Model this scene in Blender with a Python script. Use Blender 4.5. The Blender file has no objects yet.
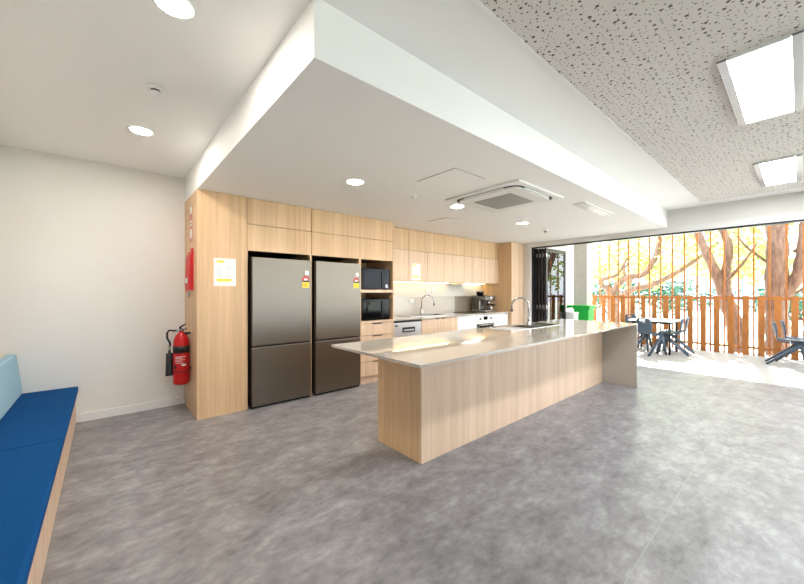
import bpy, bmesh, math, random
from mathutils import Vector, Matrix
random.seed(7)
S = bpy.context.scene
C = S.collection
PI = math.pi

# ------------------------------------------------------------------ materials
def srgb(r, g, b):
    f = lambda c: (c/255/12.92) if c/255 <= .04045 else ((c/255+.055)/1.055)**2.4
    return (f(r), f(g), f(b), 1)

class NT:
    def __init__(s, name):
        s.m = bpy.data.materials.new(name); s.m.use_nodes = True
        s.t = s.m.node_tree; s.b = s.t.nodes['Principled BSDF']
    def n(s, typ, **kw):
        o = s.t.nodes.new(typ)
        for k, v in kw.items():
            if k in o.inputs: o.inputs[k].default_value = v
            else: setattr(o, k, v)
        return o
    def l(s, a, b): s.t.links.new(a, b)
    def coords(s, scale=(1, 1, 1)):
        tc = s.n('ShaderNodeTexCoord'); mp = s.n('ShaderNodeMapping')
        mp.inputs['Scale'].default_value = scale
        s.l(tc.outputs['Object'], mp.inputs['Vector']); return mp.outputs['Vector']
    def noise(s, scale, vec, detail=4, rough=.55):
        o = s.n('ShaderNodeTexNoise'); o.inputs['Scale'].default_value = scale
        o.inputs['Detail'].default_value = detail; o.inputs['Roughness'].default_value = rough
        s.l(vec, o.inputs['Vector']); return o.outputs['Fac']
    def ramp(s, fac, stops):
        o = s.n('ShaderNodeValToRGB'); e = o.color_ramp.elements
        while len(e) < len(stops): e.new(.5)
        for i, (p, c) in enumerate(stops): e[i].position = p; e[i].color = c
        s.l(fac, o.inputs['Fac']); return o.outputs['Color']
    def mix(s, fac, a, b, mode='MIX'):
        o = s.n('ShaderNodeMix', data_type='RGBA', blend_type=mode)
        for sock, v in ((o.inputs[0], fac), (o.inputs[6], a), (o.inputs[7], b)):
            if hasattr(v, 'is_linked'): s.l(v, sock)
            else: sock.default_value = v
        return o.outputs[2]
    def math(s, op, a, b=None):
        o = s.n('ShaderNodeMath', operation=op)
        for i, v in enumerate((a, b)):
            if v is None: continue
            if hasattr(v, 'is_linked'): s.l(v, o.inputs[i])
            else: o.inputs[i].default_value = v
        return o.outputs[0]
    def bump(s, h, strength=.1, dist=.01):
        o = s.n('ShaderNodeBump'); o.inputs['Strength'].default_value = strength
        o.inputs['Distance'].default_value = dist
        s.l(h, o.inputs['Height']); s.l(o.outputs['Normal'], s.b.inputs['Normal'])
    def set(s, **kw):
        for k, v in kw.items(): s.b.inputs[k.replace('_', ' ')].default_value = v
        return s
    def col(s, c):
        if hasattr(c, 'is_linked'): s.l(c, s.b.inputs['Base Color'])
        else: s.b.inputs['Base Color'].default_value = c
        return s

M = {}
def plain(name, rgb, rough=.5, metal=0., var=.06, scale=40, **kw):
    t = NT(name); v = t.coords(); f = t.noise(scale, v, 3)
    c = srgb(*rgb); d = tuple(x*(1-var) for x in c[:3])+(1,)
    t.col(t.ramp(f, [(.3, d), (.7, c)])); t.set(Roughness=rough, Metallic=metal)
    for k, x in kw.items(): t.b.inputs[k.replace('_', ' ')].default_value = x
    M[name] = t.m; return t
def emit(name, rgb, strength):
    t = NT(name); c = srgb(*rgb); t.col(c)
    t.set(Emission_Color=c, Emission_Strength=strength, Roughness=.4)
    M[name] = t.m
def oak(name, lo, hi, rough=.45):
    t = NT(name)
    f1 = t.noise(1, t.coords((90, 90, 2.2)), 5, .6)
    f2 = t.noise(1, t.coords((9, 9, .12)), 2)
    f3 = t.noise(1, t.coords((26, 26, .5)), 3)
    m = t.math('ADD', t.math('MULTIPLY', f1, .35), t.math('ADD', t.math('MULTIPLY', f2, .33), t.math('MULTIPLY', f3, .32)))
    t.col(t.ramp(m, [(.36, srgb(*lo)), (.64, srgb(*hi))])); t.set(Roughness=rough)
    t.bump(f1, .04, .002); M[name] = t.m
oak('oak', (198, 161, 121), (226, 192, 152))
oak('oak_light', (206, 173, 142), (232, 203, 174))
plain('wall_paint', (228, 224, 218), .7, var=.015, scale=3)
plain('ceiling_paint', (246, 245, 243), .75, var=.01, scale=2)
plain('white_gloss', (238, 238, 238), .25, var=.02)
plain('white_plastic', (236, 236, 234), .4, var=.02)
plain('skirting', (232, 230, 226), .45, var=.02)
plain('grey_grille', (165, 162, 155), .6)
plain('dark_gap', (26, 25, 24), .6)
plain('black_gloss', (5, 5, 6), .14, Specular_IOR_Level=.15)
plain('black_matte', (22, 22, 23), .5)
plain('black_glass', (6, 6, 8), 0.05, Specular_IOR_Level=.14)
plain('charcoal_frame', (40, 40, 44), .4, .3)
plain('chrome', (200, 202, 204), .12, 1.)
plain('machine_steel', (120, 118, 114), .3, 1.)
plain('oak_gap_shade', (112, 86, 60), .7)  # carcass oak darkened: paints the shade seen through door and drawer gaps
plain('sign_pink', (206, 134, 118), .5)
plain('rail_metal', (150, 152, 156), .3, 1.)
plain('steel', (186, 184, 180), .28, 1.)
plain('satin_silver', (205, 206, 208), .3, .7)
plain('red_paint', (196, 14, 22), .28)
plain('red_cloth', (200, 20, 28), .5)
plain('sign_red', (190, 60, 60), .5)
plain('white_print', (238, 236, 230), .5, var=.02)
plain('yellow_print', (244, 218, 60), .5, var=.04)
plain('orange_print', (224, 150, 60), .5)
plain('pale_print', (196, 200, 216), .5)
plain('green_plastic', (14, 176, 62), .35)
plain('chair_plastic', (72, 88, 104), .42)
plain('chair_foot', (38, 42, 50), .5)
plain('fence_timber', (188, 118, 56), .6, var=.25, scale=14)
plain('concrete', (196, 190, 184), .8, var=.12, scale=9)
plain('render_white', (236, 232, 228), .8, var=.05, scale=6)
plain('hedge_leaf', (60, 108, 84), .7, var=.45, scale=7)
plain('far_wall', (190, 196, 208), .8, var=.1, scale=1.)
plain('far_roof', (176, 150, 144), .8)
plain('far_window', (128, 140, 160), .3)
plain('led_body', (220, 220, 218), .4)
plain('taupe_tile', (150, 138, 122), .12, var=.06, scale=6)
plain('beige_tile', (196, 188, 178), .14, var=.05, scale=8)
emit('panel_glow', (244, 249, 255), 22)
emit('down_glow', (255, 248, 237), 105)
emit('led_glow', (255, 226, 160), 6.5)
emit('hood_glow', (255, 246, 230), 3)

# fabric
for nm, c in (('blue_fabric', (4, 74, 132)), ('pale_blue_fabric', (164, 200, 216))):
    t = NT(nm); f = t.noise(420, t.coords(), 2); g = srgb(*c)
    t.col(t.ramp(f, [(.3, tuple(x*.78 for x in g[:3])+(1,)), (.7, g)])); t.set(Roughness=.9); t.bump(f, .15, .002)
    t.b.inputs['Specular IOR Level'].default_value = .15
    M[nm] = t.m
# floor vinyl
t = NT('floor_vinyl')
a = t.noise(1, t.coords((4.2, 6.4, 1)), 6, .66); b = t.noise(1, t.coords((14, 22, 1)), 4, .6); c2 = t.noise(1, t.coords((.9, 1.2, 1)), 2)
m = t.math('ADD', t.math('MULTIPLY', a, .55), t.math('ADD', t.math('MULTIPLY', b, .3), t.math('MULTIPLY', c2, .15)))
t.col(t.ramp(m, [(.36, srgb(104, 101, 103)), (.5, srgb(134, 131, 133)), (.64, srgb(164, 161, 163))]))
t.set(Roughness=.36); t.bump(b, .03, .002); M['floor_vinyl'] = t.m
plain('floor_weld', (156, 154, 155), .4)
# deck boards
t = NT('deck_boards')
v = t.coords(); sx = t.n('ShaderNodeSeparateXYZ'); t.l(v, sx.inputs[0])
fr = t.math('FRACT', t.math('MULTIPLY', sx.outputs['X'], 1/.14))
gap = t.math('LESS_THAN', fr, .04)
w = t.ramp(t.noise(1, t.coords((30, 2, 1)), 4), [(.3, srgb(158, 156, 155)), (.7, srgb(186, 183, 181))])
t.col(t.mix(gap, w, srgb(96, 92, 90))); t.set(Roughness=.6); M['deck_boards'] = t.m
# engineered stone
t = NT('stone')
f1 = t.noise(260, t.coords(), 2); f2 = t.noise(60, t.coords(), 3)
vo = t.n('ShaderNodeTexVoronoi'); vo.inputs['Scale'].default_value = 130; t.l(t.coords(), vo.inputs['Vector'])
spk = t.math('LESS_THAN', vo.outputs['Distance'], .22)
base = t.ramp(f1, [(.35, srgb(164, 154, 141)), (.65, srgb(200, 192, 180))])
t.col(t.mix(t.math('MULTIPLY', spk, t.math('MULTIPLY', f2, .7)), base, srgb(120, 104, 88)))
t.set(Roughness=.045, Specular_IOR_Level=.85); M['stone'] = t.m
# perforated acoustic board: dark round holes of mixed size
t = NT('acoustic_board')
def dots(scale, rmin, rmax, keep, off):
    mp = t.n('ShaderNodeMapping'); tc = t.n('ShaderNodeTexCoord')
    mp.inputs['Location'].default_value = off; t.l(tc.outputs['Object'], mp.inputs['Vector'])
    vo = t.n('ShaderNodeTexVoronoi', voronoi_dimensions='2D'); vo.inputs['Scale'].default_value = scale
    vo.inputs['Randomness'].default_value = .72; t.l(mp.outputs['Vector'], vo.inputs['Vector'])
    sp = t.n('ShaderNodeSeparateColor'); t.l(vo.outputs['Color'], sp.inputs[0])
    rad = t.math('ADD', t.math('MULTIPLY', t.math('POWER', sp.outputs[0], 1.6), (rmax-rmin)*scale), rmin*scale)
    return t.math('MULTIPLY', t.math('LESS_THAN', vo.outputs['Distance'], rad), t.math('LESS_THAN', sp.outputs[1], keep))
h = t.math('MAXIMUM', dots(22, .003, .0095, .9, (0, 0, 0)), dots(30, .0025, .005, .75, (3.3, 1.7, 0)))
pn = t.ramp(t.noise(2, t.coords(), 2), [(.3, srgb(216, 211, 206)), (.7, srgb(220, 215, 210))])
t.col(t.mix(h, pn, srgb(84, 78, 74))); t.set(Roughness=.8); M['acoustic_board'] = t.m
# brushed stainless door
t = NT('dark_stainless')
f = t.noise(1, t.coords((3, 3, 420)), 3)
t.col(t.ramp(f, [(.3, srgb(128, 119, 108)), (.7, srgb(134, 125, 114))]))
t.set(Metallic=1., Roughness=.4); t.b.inputs['Anisotropic'].default_value = .6
M['dark_stainless'] = t.m
# trees
t = NT('bark'); f = t.noise(1, t.coords((18, 18, 3)), 5, .65)
t.col(t.ramp(f, [(.3, srgb(82, 62, 52)), (.7, srgb(140, 112, 92))])); t.set(Roughness=.9); t.bump(f, .5, .03); M['bark'] = t.m
def leaf(name, lo, hi):
    t = NT(name); f = t.noise(1.3, t.coords(), 3)
    c = t.ramp(f, [(.35, srgb(*lo)), (.65, srgb(*hi))]); t.col(c); t.set(Roughness=.6)
    tr = t.n('ShaderNodeBsdfTranslucent'); t.l(c, tr.inputs['Color'])
    mx = t.n('ShaderNodeMixShader'); mx.inputs[0].default_value = .5
    t.l(t.b.outputs[0], mx.inputs[1]); t.l(tr.outputs[0], mx.inputs[2])
    t.l(mx.outputs[0], t.t.nodes['Material Output'].inputs['Surface']); M[name] = t.m
leaf('leaf_yellow', (126, 160, 78), (194, 208, 122))
leaf('leaf_green', (96, 140, 70), (176, 196, 90))
t = NT('park_ground'); f = t.noise(.5, t.coords(), 5)
t.col(t.ramp(f, [(.35, srgb(206, 212, 190)), (.65, srgb(226, 224, 218))])); t.set(Roughness=.9); M['park_ground'] = t.m
# glass
t = NT('pane_glass'); out = t.t.nodes['Material Output']
gl = t.n('ShaderNodeBsdfGlossy'); gl.inputs['Roughness'].default_value = .02
trn = t.n('ShaderNodeBsdfTransparent'); trn.inputs['Color'].default_value = (.9, .94, .95, 1)
fr = t.n('ShaderNodeFresnel'); fr.inputs['IOR'].default_value = 1.6
mx = t.n('ShaderNodeMixShader'); t.l(fr.outputs[0], mx.inputs[0]); t.l(trn.outputs[0], mx.inputs[1]); t.l(gl.outputs[0], mx.inputs[2])
t.l(mx.outputs[0], out.inputs['Surface']); M['pane_glass'] = t.m

# ------------------------------------------------------------------ mesh helpers
class MB:
    def __init__(s): s.bm = bmesh.new()
    def box(s, x0, x1, y0, y1, z0, z1, bev=0., seg=2):
        b = bmesh.new(); bmesh.ops.create_cube(b, size=1)
        bmesh.ops.scale(b, vec=(x1-x0, y1-y0, z1-z0), verts=b.verts)
        bmesh.ops.translate(b, vec=((x0+x1)/2, (y0+y1)/2, (z0+z1)/2), verts=b.verts)
        if bev: bmesh.ops.bevel(b, geom=b.edges[:], offset=bev, segments=seg, affect='EDGES', profile=.6)
        s._add(b); return s
    def _add(s, b):
        me = bpy.data.meshes.new('tmp'); b.to_mesh(me); b.free(); s.bm.from_mesh(me); bpy.data.meshes.remove(me)
    def cyl(s, p0, p1, r0, r1=None, seg=20):
        p0, p1 = Vector(p0), Vector(p1); r1 = r0 if r1 is None else r1
        return s.tube([p0, p1], [r0, r1], seg)
    def tube(s, pts, r, seg=12, squash=1.):
        pts = [Vector(p) for p in pts]; n = len(pts)
        rs = r if isinstance(r, (list, tuple)) else [r]*n
        bm = s.bm; rings = []; up = None
        for i, p in enumerate(pts):
            d = (pts[min(i+1, n-1)]-pts[max(i-1, 0)]).normalized()
            if up is None:
                a = Vector((0, 0, 1)) if abs(d.z) < .9 else Vector((1, 0, 0))
                u = d.cross(a).normalized()
            else:
                u = (up-d*up.dot(d)).normalized()
            up = u; w = d.cross(u)
            rings.append([bm.verts.new(p+(u*math.cos(k*2*PI/seg)+w*math.sin(k*2*PI/seg)*squash)*rs[i]) for k in range(seg)])
        for i in range(n-1):
            for k in range(seg):
                f = bm.faces.new((rings[i][k], rings[i][(k+1) % seg], rings[i+1][(k+1) % seg], rings[i+1][k])); f.smooth = True
        bm.faces.new(rings[0][::-1]); bm.faces.new(rings[-1])
        return s
    def lathe(s, prof, c=(0, 0, 0), seg=28):
        bm = s.bm; c = Vector(c); rings = []
        for r, z in prof:
            rings.append([bm.verts.new(c+Vector((r*math.cos(k*2*PI/seg), r*math.sin(k*2*PI/seg), z))) for k in range(seg)])
        for a, b in zip(rings, rings[1:]):
            for k in range(seg):
                f = bm.faces.new((a[k], a[(k+1) % seg], b[(k+1) % seg], b[k])); f.smooth = True
        bm.faces.new(rings[0][::-1]); bm.faces.new(rings[-1]); return s
    def prism(s, poly, a0, a1, axis='x'):
        # poly: 2-D outline, extruded along axis
        bm = s.bm
        mk = {'x': lambda a, p: (a, p[0], p[1]), 'y': lambda a, p: (p[0], a, p[1]), 'z': lambda a, p: (p[0], p[1], a)}[axis]
        v0 = [bm.verts.new(mk(a0, p)) for p in poly]; v1 = [bm.verts.new(mk(a1, p)) for p in poly]
        bm.faces.new(v0[::-1]); bm.faces.new(v1); n = len(poly)
        for i in range(n): bm.faces.new((v0[i], v0[(i+1) % n], v1[(i+1) % n], v1[i]))
        return s
    def tray(s, x0, x1, y0, y1, z0, z1, t):
        # open-topped box with walls of thickness t
        s.box(x0, x1, y0, y1, z0, z0+t)
        s.box(x0, x0+t, y0, y1, z0+t, z1); s.box(x1-t, x1, y0, y1, z0+t, z1)
        s.box(x0+t, x1-t, y0, y0+t, z0+t, z1); s.box(x0+t, x1-t, y1-t, y1, z0+t, z1); return s
    def frame(s, x0, x1, y0, y1, z0, z1, w, axis='y'):
        # rectangular ring of bar width w lying across `axis`
        if axis == 'y':
            s.box(x0, x0+w, y0, y1, z0, z1); s.box(x1-w, x1, y0, y1, z0, z1)
            s.box(x0+w, x1-w, y0, y1, z0, z0+w); s.box(x0+w, x1-w, y0, y1, z1-w, z1)
        elif axis == 'x':
            s.box(x0, x1, y0, y0+w, z0, z1); s.box(x0, x1, y1-w, y1, z0, z1)
            s.box(x0, x1, y0+w, y1-w, z0, z0+w); s.box(x0, x1, y0+w, y1-w, z1-w, z1)
        else:
            s.box(x0, x0+w, y0, y1, z0, z1); s.box(x1-w, x1, y0, y1, z0, z1)
            s.box(x0+w, x1-w, y0, y0+w, z0, z1); s.box(x0+w, x1-w, y1-w, y1, z0, z1)
        return s
    def build(s, name, mat, parent=None, label=None, kind=None):
        bmesh.ops.recalc_face_normals(s.bm, faces=s.bm.faces)
        off = Vector((0, 0, 0))
        if parent is not None: off = OFF[parent.name]
        if off.length: bmesh.ops.translate(s.bm, vec=-off, verts=s.bm.verts)
        me = bpy.data.meshes.new(name); s.bm.to_mesh(me); s.bm.free()
        o = bpy.data.objects.new(name, me); C.objects.link(o)
        me.materials.append(M[mat])
        if parent is not None: o.parent = parent
        OFF[o.name] = off
        if label: o['label'] = label
        if kind: o['kind'] = kind
        return o
OFF = {}
def thing(name, label, cat, loc=(0, 0, 0), group=None, kind=None):
    o = bpy.data.objects.new(name, None); C.objects.link(o); o.location = loc; o.empty_display_size = .1
    OFF[o.name] = Vector(loc)
    o['label'] = label; o['category'] = cat
    if group: o['group'] = group
    if kind: o['kind'] = kind
    return o
def tag(o, label, cat, group=None, kind=None):
    o['label'] = label; o['category'] = cat
    if group: o['group'] = group
    if kind: o['kind'] = kind
    return o
def struct(name, mb, mat, label=None, parent=None):
    o = mb.build(name, mat, parent)
    if parent is None: o['kind'] = 'structure'
    if label: o['label'] = label
    return o
def copy_tree(o, parent=None):
    c = o.copy(); C.objects.link(c); c.parent = parent; OFF[c.name] = OFF[o.name].copy()
    for ch in list(o.children): copy_tree(ch, c)
    return c
B = lambda *a, **k: MB().box(*a, **k)

# ------------------------------------------------------------------ dimensions
ZB, ZC = 2.53, 2.83            # bulkhead underside, main ceiling
XL, XR = -.79, 7.5            # left wall face, right wall face
YB, YF = 5.07, -3.6            # back wall face, wall behind the camera
XO = 10.85                     # fence

# ------------------------------------------------------------------ room shell
struct('floor', B(XL-.15, XR+.15, YF-.15, YB+.15, -.12, 0), 'floor_vinyl')
o = B(1.2, XR+.1, .5475, .5525, 0, .0015).build('trim_1', 'floor_weld'); o['kind'] = 'structure'; o['label'] = 'thin pale weld line in the grey vinyl floor'
struct('wall_back', B(XL-.15, XR+.15, YB, YB+.15, 0, 3.1), 'wall_paint')
struct('wall_left', B(XL-.15, XL, YF, YB, 0, 3.1), 'wall_paint')
# wall behind the camera, with a wide window
wf = MB(); wx0, wx1, wz0, wz1 = .3, 6.9, .85, 2.3
wf.box(XL-.15, wx0, YF-.15, YF, 0, 3.1); wf.box(wx1, XR+.15, YF-.15, YF, 0, 3.1)
wf.box(wx0, wx1, YF-.15, YF, 0, wz0); wf.box(wx0, wx1, YF-.15, YF, wz1, 3.1)
struct('wall_front', wf, 'wall_paint')
w = MB().frame(wx0, wx1, YF-.11, YF-.05, wz0, wz1, .05)
for k in range(1, 6):
    xx = wx0+(wx1-wx0)*k/6; w.box(xx-.025, xx+.025, YF-.11, YF-.05, wz0+.05, wz1-.05)
w1 = struct('window_1', w, 'charcoal_frame')
B(wx0+.05, wx1-.05, YF-.085, YF-.075, wz0+.05, wz1-.05).build('pane', 'pane_glass', w1)
# right wall with the wide opening onto the deck
OY0, OY1, OZ = -2.6, 4.085, 2.445
wr = MB(); wr.box(XR, XR+.15, OY1, YB, 0, 3.1); wr.box(XR, XR+.15, YF, OY0, 0, 3.1); wr.box(XR, XR+.15, OY0, OY1, OZ, 3.1)
struct('wall_right', wr, 'wall_paint')
trk = B(XR+.02, XR+.13, OY0, OY1, OZ-.036, OZ); struct('trim_2', trk, 'charcoal_frame', 'dark sliding track under the header of the wide deck opening')
struct('trim_3', B(XR-.018, XR, OY0, OY1+.0, OZ-.012, OZ+.085), 'skirting', 'pale architrave above the deck opening')
struct('trim_4', B(XR-.018, XR, OY1, OY1+.07, 0, OZ+.085), 'skirting', 'pale architrave at the kitchen side of the deck opening')
# ceilings
struct('ceiling', B(XL-.15, XR+.15, YF-.15, YB+.15, ZC, ZC+.12), 'ceiling_paint')
bk = B(.764, XR, 1.53, YB, ZB, ZC)
o = bk.build('ceiling', 'ceiling_paint'); o['kind'] = 'structure'; o['label'] = 'lowered white bulkhead ceiling over the kitchen'
ac = B(-.2, 7.13, -2.6, 1.02, ZC-.012, ZC); o = ac.build('ceiling', 'acoustic_board'); o['kind'] = 'structure'; o['label'] = 'perforated acoustic board set in the high ceiling'
struct('trim_5', MB().frame(-.215, 7.145, -2.615, 1.035, ZC-.014, ZC-.001, .014, 'z'), 'ceiling_paint', 'thin white edge strip around the perforated ceiling board')
struct('baseboard_back', B(-.2, .764, YB-.014, YB, 0, .09), 'skirting')

# ------------------------------------------------------------------ ceiling fittings
def downlight(x, y, z, label, first=[None]):
    if first[0] is None:
        r = thing('downlight', label, 'downlight', (x, y, z), 'round recessed downlights'); first[0] = r
        MB().lathe([(.098, 0), (.096, -.006), (.078, -.008), (.078, 0)], (x, y, z), 32).build('rim', 'white_plastic', r)
        MB().lathe([(.076, -.001), (.076, -.0065), (.05, -.0075), (.001, -.0078)], (x, y, z), 32).build('lens', 'down_glow', r)
    else:
        r = copy_tree(first[0]); r.location = (x, y, z); r['label'] = label
    return r
downlight(.245, 3.81, ZC, 'round lit downlight in the high ceiling nearest the white back wall')
downlight(.262, 2.03, ZC, 'round lit downlight in the high ceiling at the top edge of the photo')
downlight(1.937, 2.976, ZB, 'lit downlight in the lowered ceiling in front of the fridges')
downlight(3.51, 2.95, ZB, 'lit downlight in the lowered ceiling touching the corner of the air conditioner')
downlight(5.17, 2.97, ZB, 'lit downlight in the lowered ceiling farthest from the fridges')

r = thing('smoke_detector', 'white smoke detector between the two downlights of the high ceiling', 'smoke detector', (.268, 2.945, ZC), 'ceiling detectors')
MB().lathe([(.052, 0), (.052, -.012), (.048, -.02), (.03, -.022)], (.268, 2.945, ZC)).build('base', 'white_plastic', r)
MB().lathe([(.028, -.022), (.03, -.034)], (.268, 2.945, ZC)).build('vent_ring', 'dark_gap', r)
MB().lathe([(.032, -.034), (.036, -.037), (.03, -.046), (.012, -.05), (.001, -.05)], (.268, 2.945, ZC)).build('cap', 'white_plastic', r)
r2 = copy_tree(r); r2.location = (6.085, 3.03, ZB); r2['label'] = 'small white detector on the lowered ceiling near the deck opening'
tag(MB().lathe([(.035, 0), (.034, -.008), (.02, -.012), (.018, -.03), (.001, -.032)], (2.755, 2.975, ZB)).build('ceiling_sensor', 'white_plastic'),
    'tiny white round sensor on the lowered ceiling between fridges and air conditioner', 'sensor')

# access hatches: a flush panel inside a shadow-gap frame
def hatch(x0, x1, y0, y1, label):
    r = thing('access_hatch', label, 'ceiling hatch', ((x0+x1)/2, (y0+y1)/2, ZB), 'ceiling access hatches')
    MB().frame(x0, x1, y0, y1, ZB-.003, ZB, .008, 'z').build('frame', 'grey_grille', r)
    B(x0+.008, x1-.008, y0+.008, y1-.008, ZB-.006, ZB).build('panel', 'ceiling_paint', r)
hatch(2.41, 2.87, 2.05, 2.555, 'square white access hatch in the lowered ceiling beside the air conditioner')
hatch(3.91, 4.36, 3.5, 3.9, 'square access hatch in the lowered ceiling close to the wall cupboards')

# cassette air conditioner
ax0, ax1, ay0, ay1 = 3.13, 4.12, 1.83, 2.82
acx, acy = (ax0+ax1)/2, (ay0+ay1)/2
r = thing('air_conditioner', 'square white cassette air conditioner in the lowered kitchen ceiling', 'air conditioner', (acx, acy, ZB))
B(ax0, ax1, ay0, ay1, ZB-.022, ZB, .006).build('panel', 'white_plastic', r)
def rring(cx, cy, h, rad, n=8):
    P = []
    for q, (sx, sy) in enumerate(((1, 1), (-1, 1), (-1, -1), (1, -1))):
        for k in range(n+1):
            a = q*PI/2+k*PI/2/n
            P.append((cx+sx*(h-rad)+rad*math.cos(a), cy+sy*(h-rad)+rad*math.sin(a)))
    return P
MB().prism(rring(acx, acy, .43, .12), ZB-.026, ZB-.02, 'z').build('outlet_gap', 'dark_gap', r)
MB().prism(rring(acx, acy, .40, .10), ZB-.045, ZB-.02, 'z').build('inner_panel', 'white_plastic', r)
g = B(acx-.25, acx+.25, acy-.25, acy+.25, ZB-.05, ZB-.044)
for k in range(18):
    yy = acy-.24+k*.48/17; g.box(acx-.245, acx+.245, yy-.004, yy+.004, ZB-.056, ZB-.049)
g.build('grille', 'grey_grille', r)
for k in range(4):
    m = B(-.26, .26, .405, .428, ZB-.036, ZB-.024, .004)
    bmesh.ops.rotate(m.bm, cent=(0, 0, 0), matrix=Matrix.Rotation(k*PI/2, 3, 'Z'), verts=m.bm.verts)
    bmesh.ops.translate(m.bm, vec=(acx, acy, 0), verts=m.bm.verts); m.build('louver', 'white_plastic', r)

# linear slot diffuser
r = thing('slot_diffuser', 'long white slot air diffuser in the lowered ceiling edge', 'air vent', (5.05, 1.83, ZB))
MB().frame(4.53, 5.58, 1.755, 1.91, ZB-.01, ZB, .02, 'z').build('frame', 'white_gloss', r)
B(4.55, 5.56, 1.775, 1.89, ZB-.004, ZB).build('slot', 'grey_grille', r)
for yy in (1.80, 1.832, 1.864): B(4.552, 5.558, yy-.01, yy+.01, ZB-.013, ZB-.005).build('blade', 'white_gloss', r)

# panel lights on the acoustic ceiling
def panel_light(x0, label, first=[None]):
    x1, y0, y1 = x0+1.21, -.015, .335; z = ZC-.012
    if first[0]:
        r = copy_tree(first[0]); r.location = ((x0+x1)/2, .16, z); r['label'] = label; return r
    r = thing('panel_light', label, 'ceiling light', ((x0+x1)/2, .16, z), 'rectangular ceiling panel lights'); first[0] = r
    B(x0, x1, y0, y1, z-.008, z).build('housing', 'white_plastic', r)
    for ya, yb in ((y0, y0+.045), (y1-.045, y1)): B(x0, x1, ya, yb, z-.02, z-.008, .003).build('side_rail', 'rail_metal', r)
    B(x0, x0+.02, y0+.046, y1-.046, z-.02, z-.008).build('end_rail', 'white_gloss', r)
    B(x1-.02, x1, y0+.046, y1-.046, z-.02, z-.008).build('end_rail', 'white_gloss', r)
    B(x0+.021, x1-.021, y0+.046, y1-.046, z-.017, z-.008).build('diffuser', 'panel_glow', r)
    return r
panel_light(2.84, 'large bright rectangular ceiling light nearest the camera')
panel_light(5.4, 'bright rectangular ceiling light nearest the deck opening')

# ------------------------------------------------------------------ tall oak cabinetry
YT = 4.30; YBk = YB-.003; ZT = ZB-.002
def front(p, name, x0, x1, z0, z1, y=YT, mat='oak', t=.018, g=.003):
    return B(x0+g, x1-g, y, y+t, z0+g, z1-g, .001, 1).build(name, mat, p)
r = thing('tall_cabinet', 'tall oak end cabinet carrying the notice and fire equipment left of the fridges', 'cabinet', (1.02, 4.68, 0))
B(.764, .784, YT+.0, YBk, 0, ZT).build('side_panel', 'oak', r)
B(.785, 1.268, YT+.019, YBk, 0, ZT).build('carcass', 'oak', r)
B(.785, 1.2785, YT, YT+.018, 0, ZT).build('front_panel', 'oak', r)

def fridge_bay(x0, x1, label):
    r = thing('overhead_cabinet', label, 'cabinet', ((x0+x1)/2, 4.68, 0), 'oak cupboards above the fridges')
    B(x0+.01, x1-.01, YT+.02, YBk, 1.91, ZT).build('carcass', 'oak_gap_shade', r)
    B(x0, x0+.016, YT+.02, YBk, 0, 1.909).build('side_panel', 'oak', r)
    B(x1-.017, x1-.001, YT+.001, YBk, 0, 1.909).build('side_panel', 'oak', r)
    B(x0+.02, x1-.02, YBk-.01, YBk, 0, 1.909).build('back_panel', 'dark_gap', r)
    front(r, 'filler_panel', x0, x1, 2.212, ZT); front(r, 'door', x0, x1, 1.892, 2.212)
fridge_bay(1.28, 2.103, 'oak cupboard above the left fridge, beside the tall end cabinet')
fridge_bay(2.104, 2.886, 'oak cupboard above the right fridge, next to the microwave tower')

YD = 4.245
def fridge(x0, x1, label):
    r = thing('refrigerator', label, 'fridge', ((x0+x1)/2, 4.66, 0), 'stainless fridges')
    B(x0+.004, x1-.004, YD+.066, YBk-.03, .02, 1.805, .006).build('body', 'black_matte', r)
    B(x0, x1, YD, YD+.06, .75, 1.818, .012, 3).build('upper_door', 'dark_stainless', r)
    B(x0, x1, YD, YD+.06, .03, .735, .012, 3).build('lower_door', 'dark_stainless', r)
    B(x0+.01, x1-.01, YD+.02, YD+.06, .736, .749).build('door_gap', 'black_matte', r)
    B(x0+.004, x1-.004, YD+.03, YD+.065, .003, .028).build('kick_grille', 'black_matte', r)
    y = YD-.0005; xr = x1-.03
    l = B(xr-.095, xr, y-.0008, y, 1.455, 1.53).build('energy_label', 'yellow_print', r, 'yellow energy rating sticker with red and black bands')
    B(xr-.09, xr-.005, y-.0016, y-.0009, 1.531, 1.55).build('label_band', 'black_matte', l)
    MB().prism([(xr-.0475+.055*math.cos(PI*k/12), 1.551+.06*math.sin(PI*k/12)) for k in range(13)], y-.0008, y, 'y').build('rating_star', 'sign_red', l)
    MB().prism([(xr-.0475+.03*math.cos(PI*k/12), 1.552+.03*math.sin(PI*k/12)) for k in range(13)], y-.0016, y-.0009, 'y').build('star_centre', 'white_print', l)
    for k in range(3): B(xr-.08, xr-.02-.012*k, y-.0014, y-.0009, 1.47+k*.016, 1.476+k*.016).build('print_line', 'orange_print', l)
    B(xr-.055, xr-.005, y-.0008, y, 1.625, 1.68).build('sticker', 'white_print', r, 'small white sticker')
fridge(1.322, 2.075, 'tall stainless fridge freezer on the left, beside the tall oak end cabinet')
fridge(2.145, 2.862, 'tall stainless fridge freezer on the right, beside the microwave tower')

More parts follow.
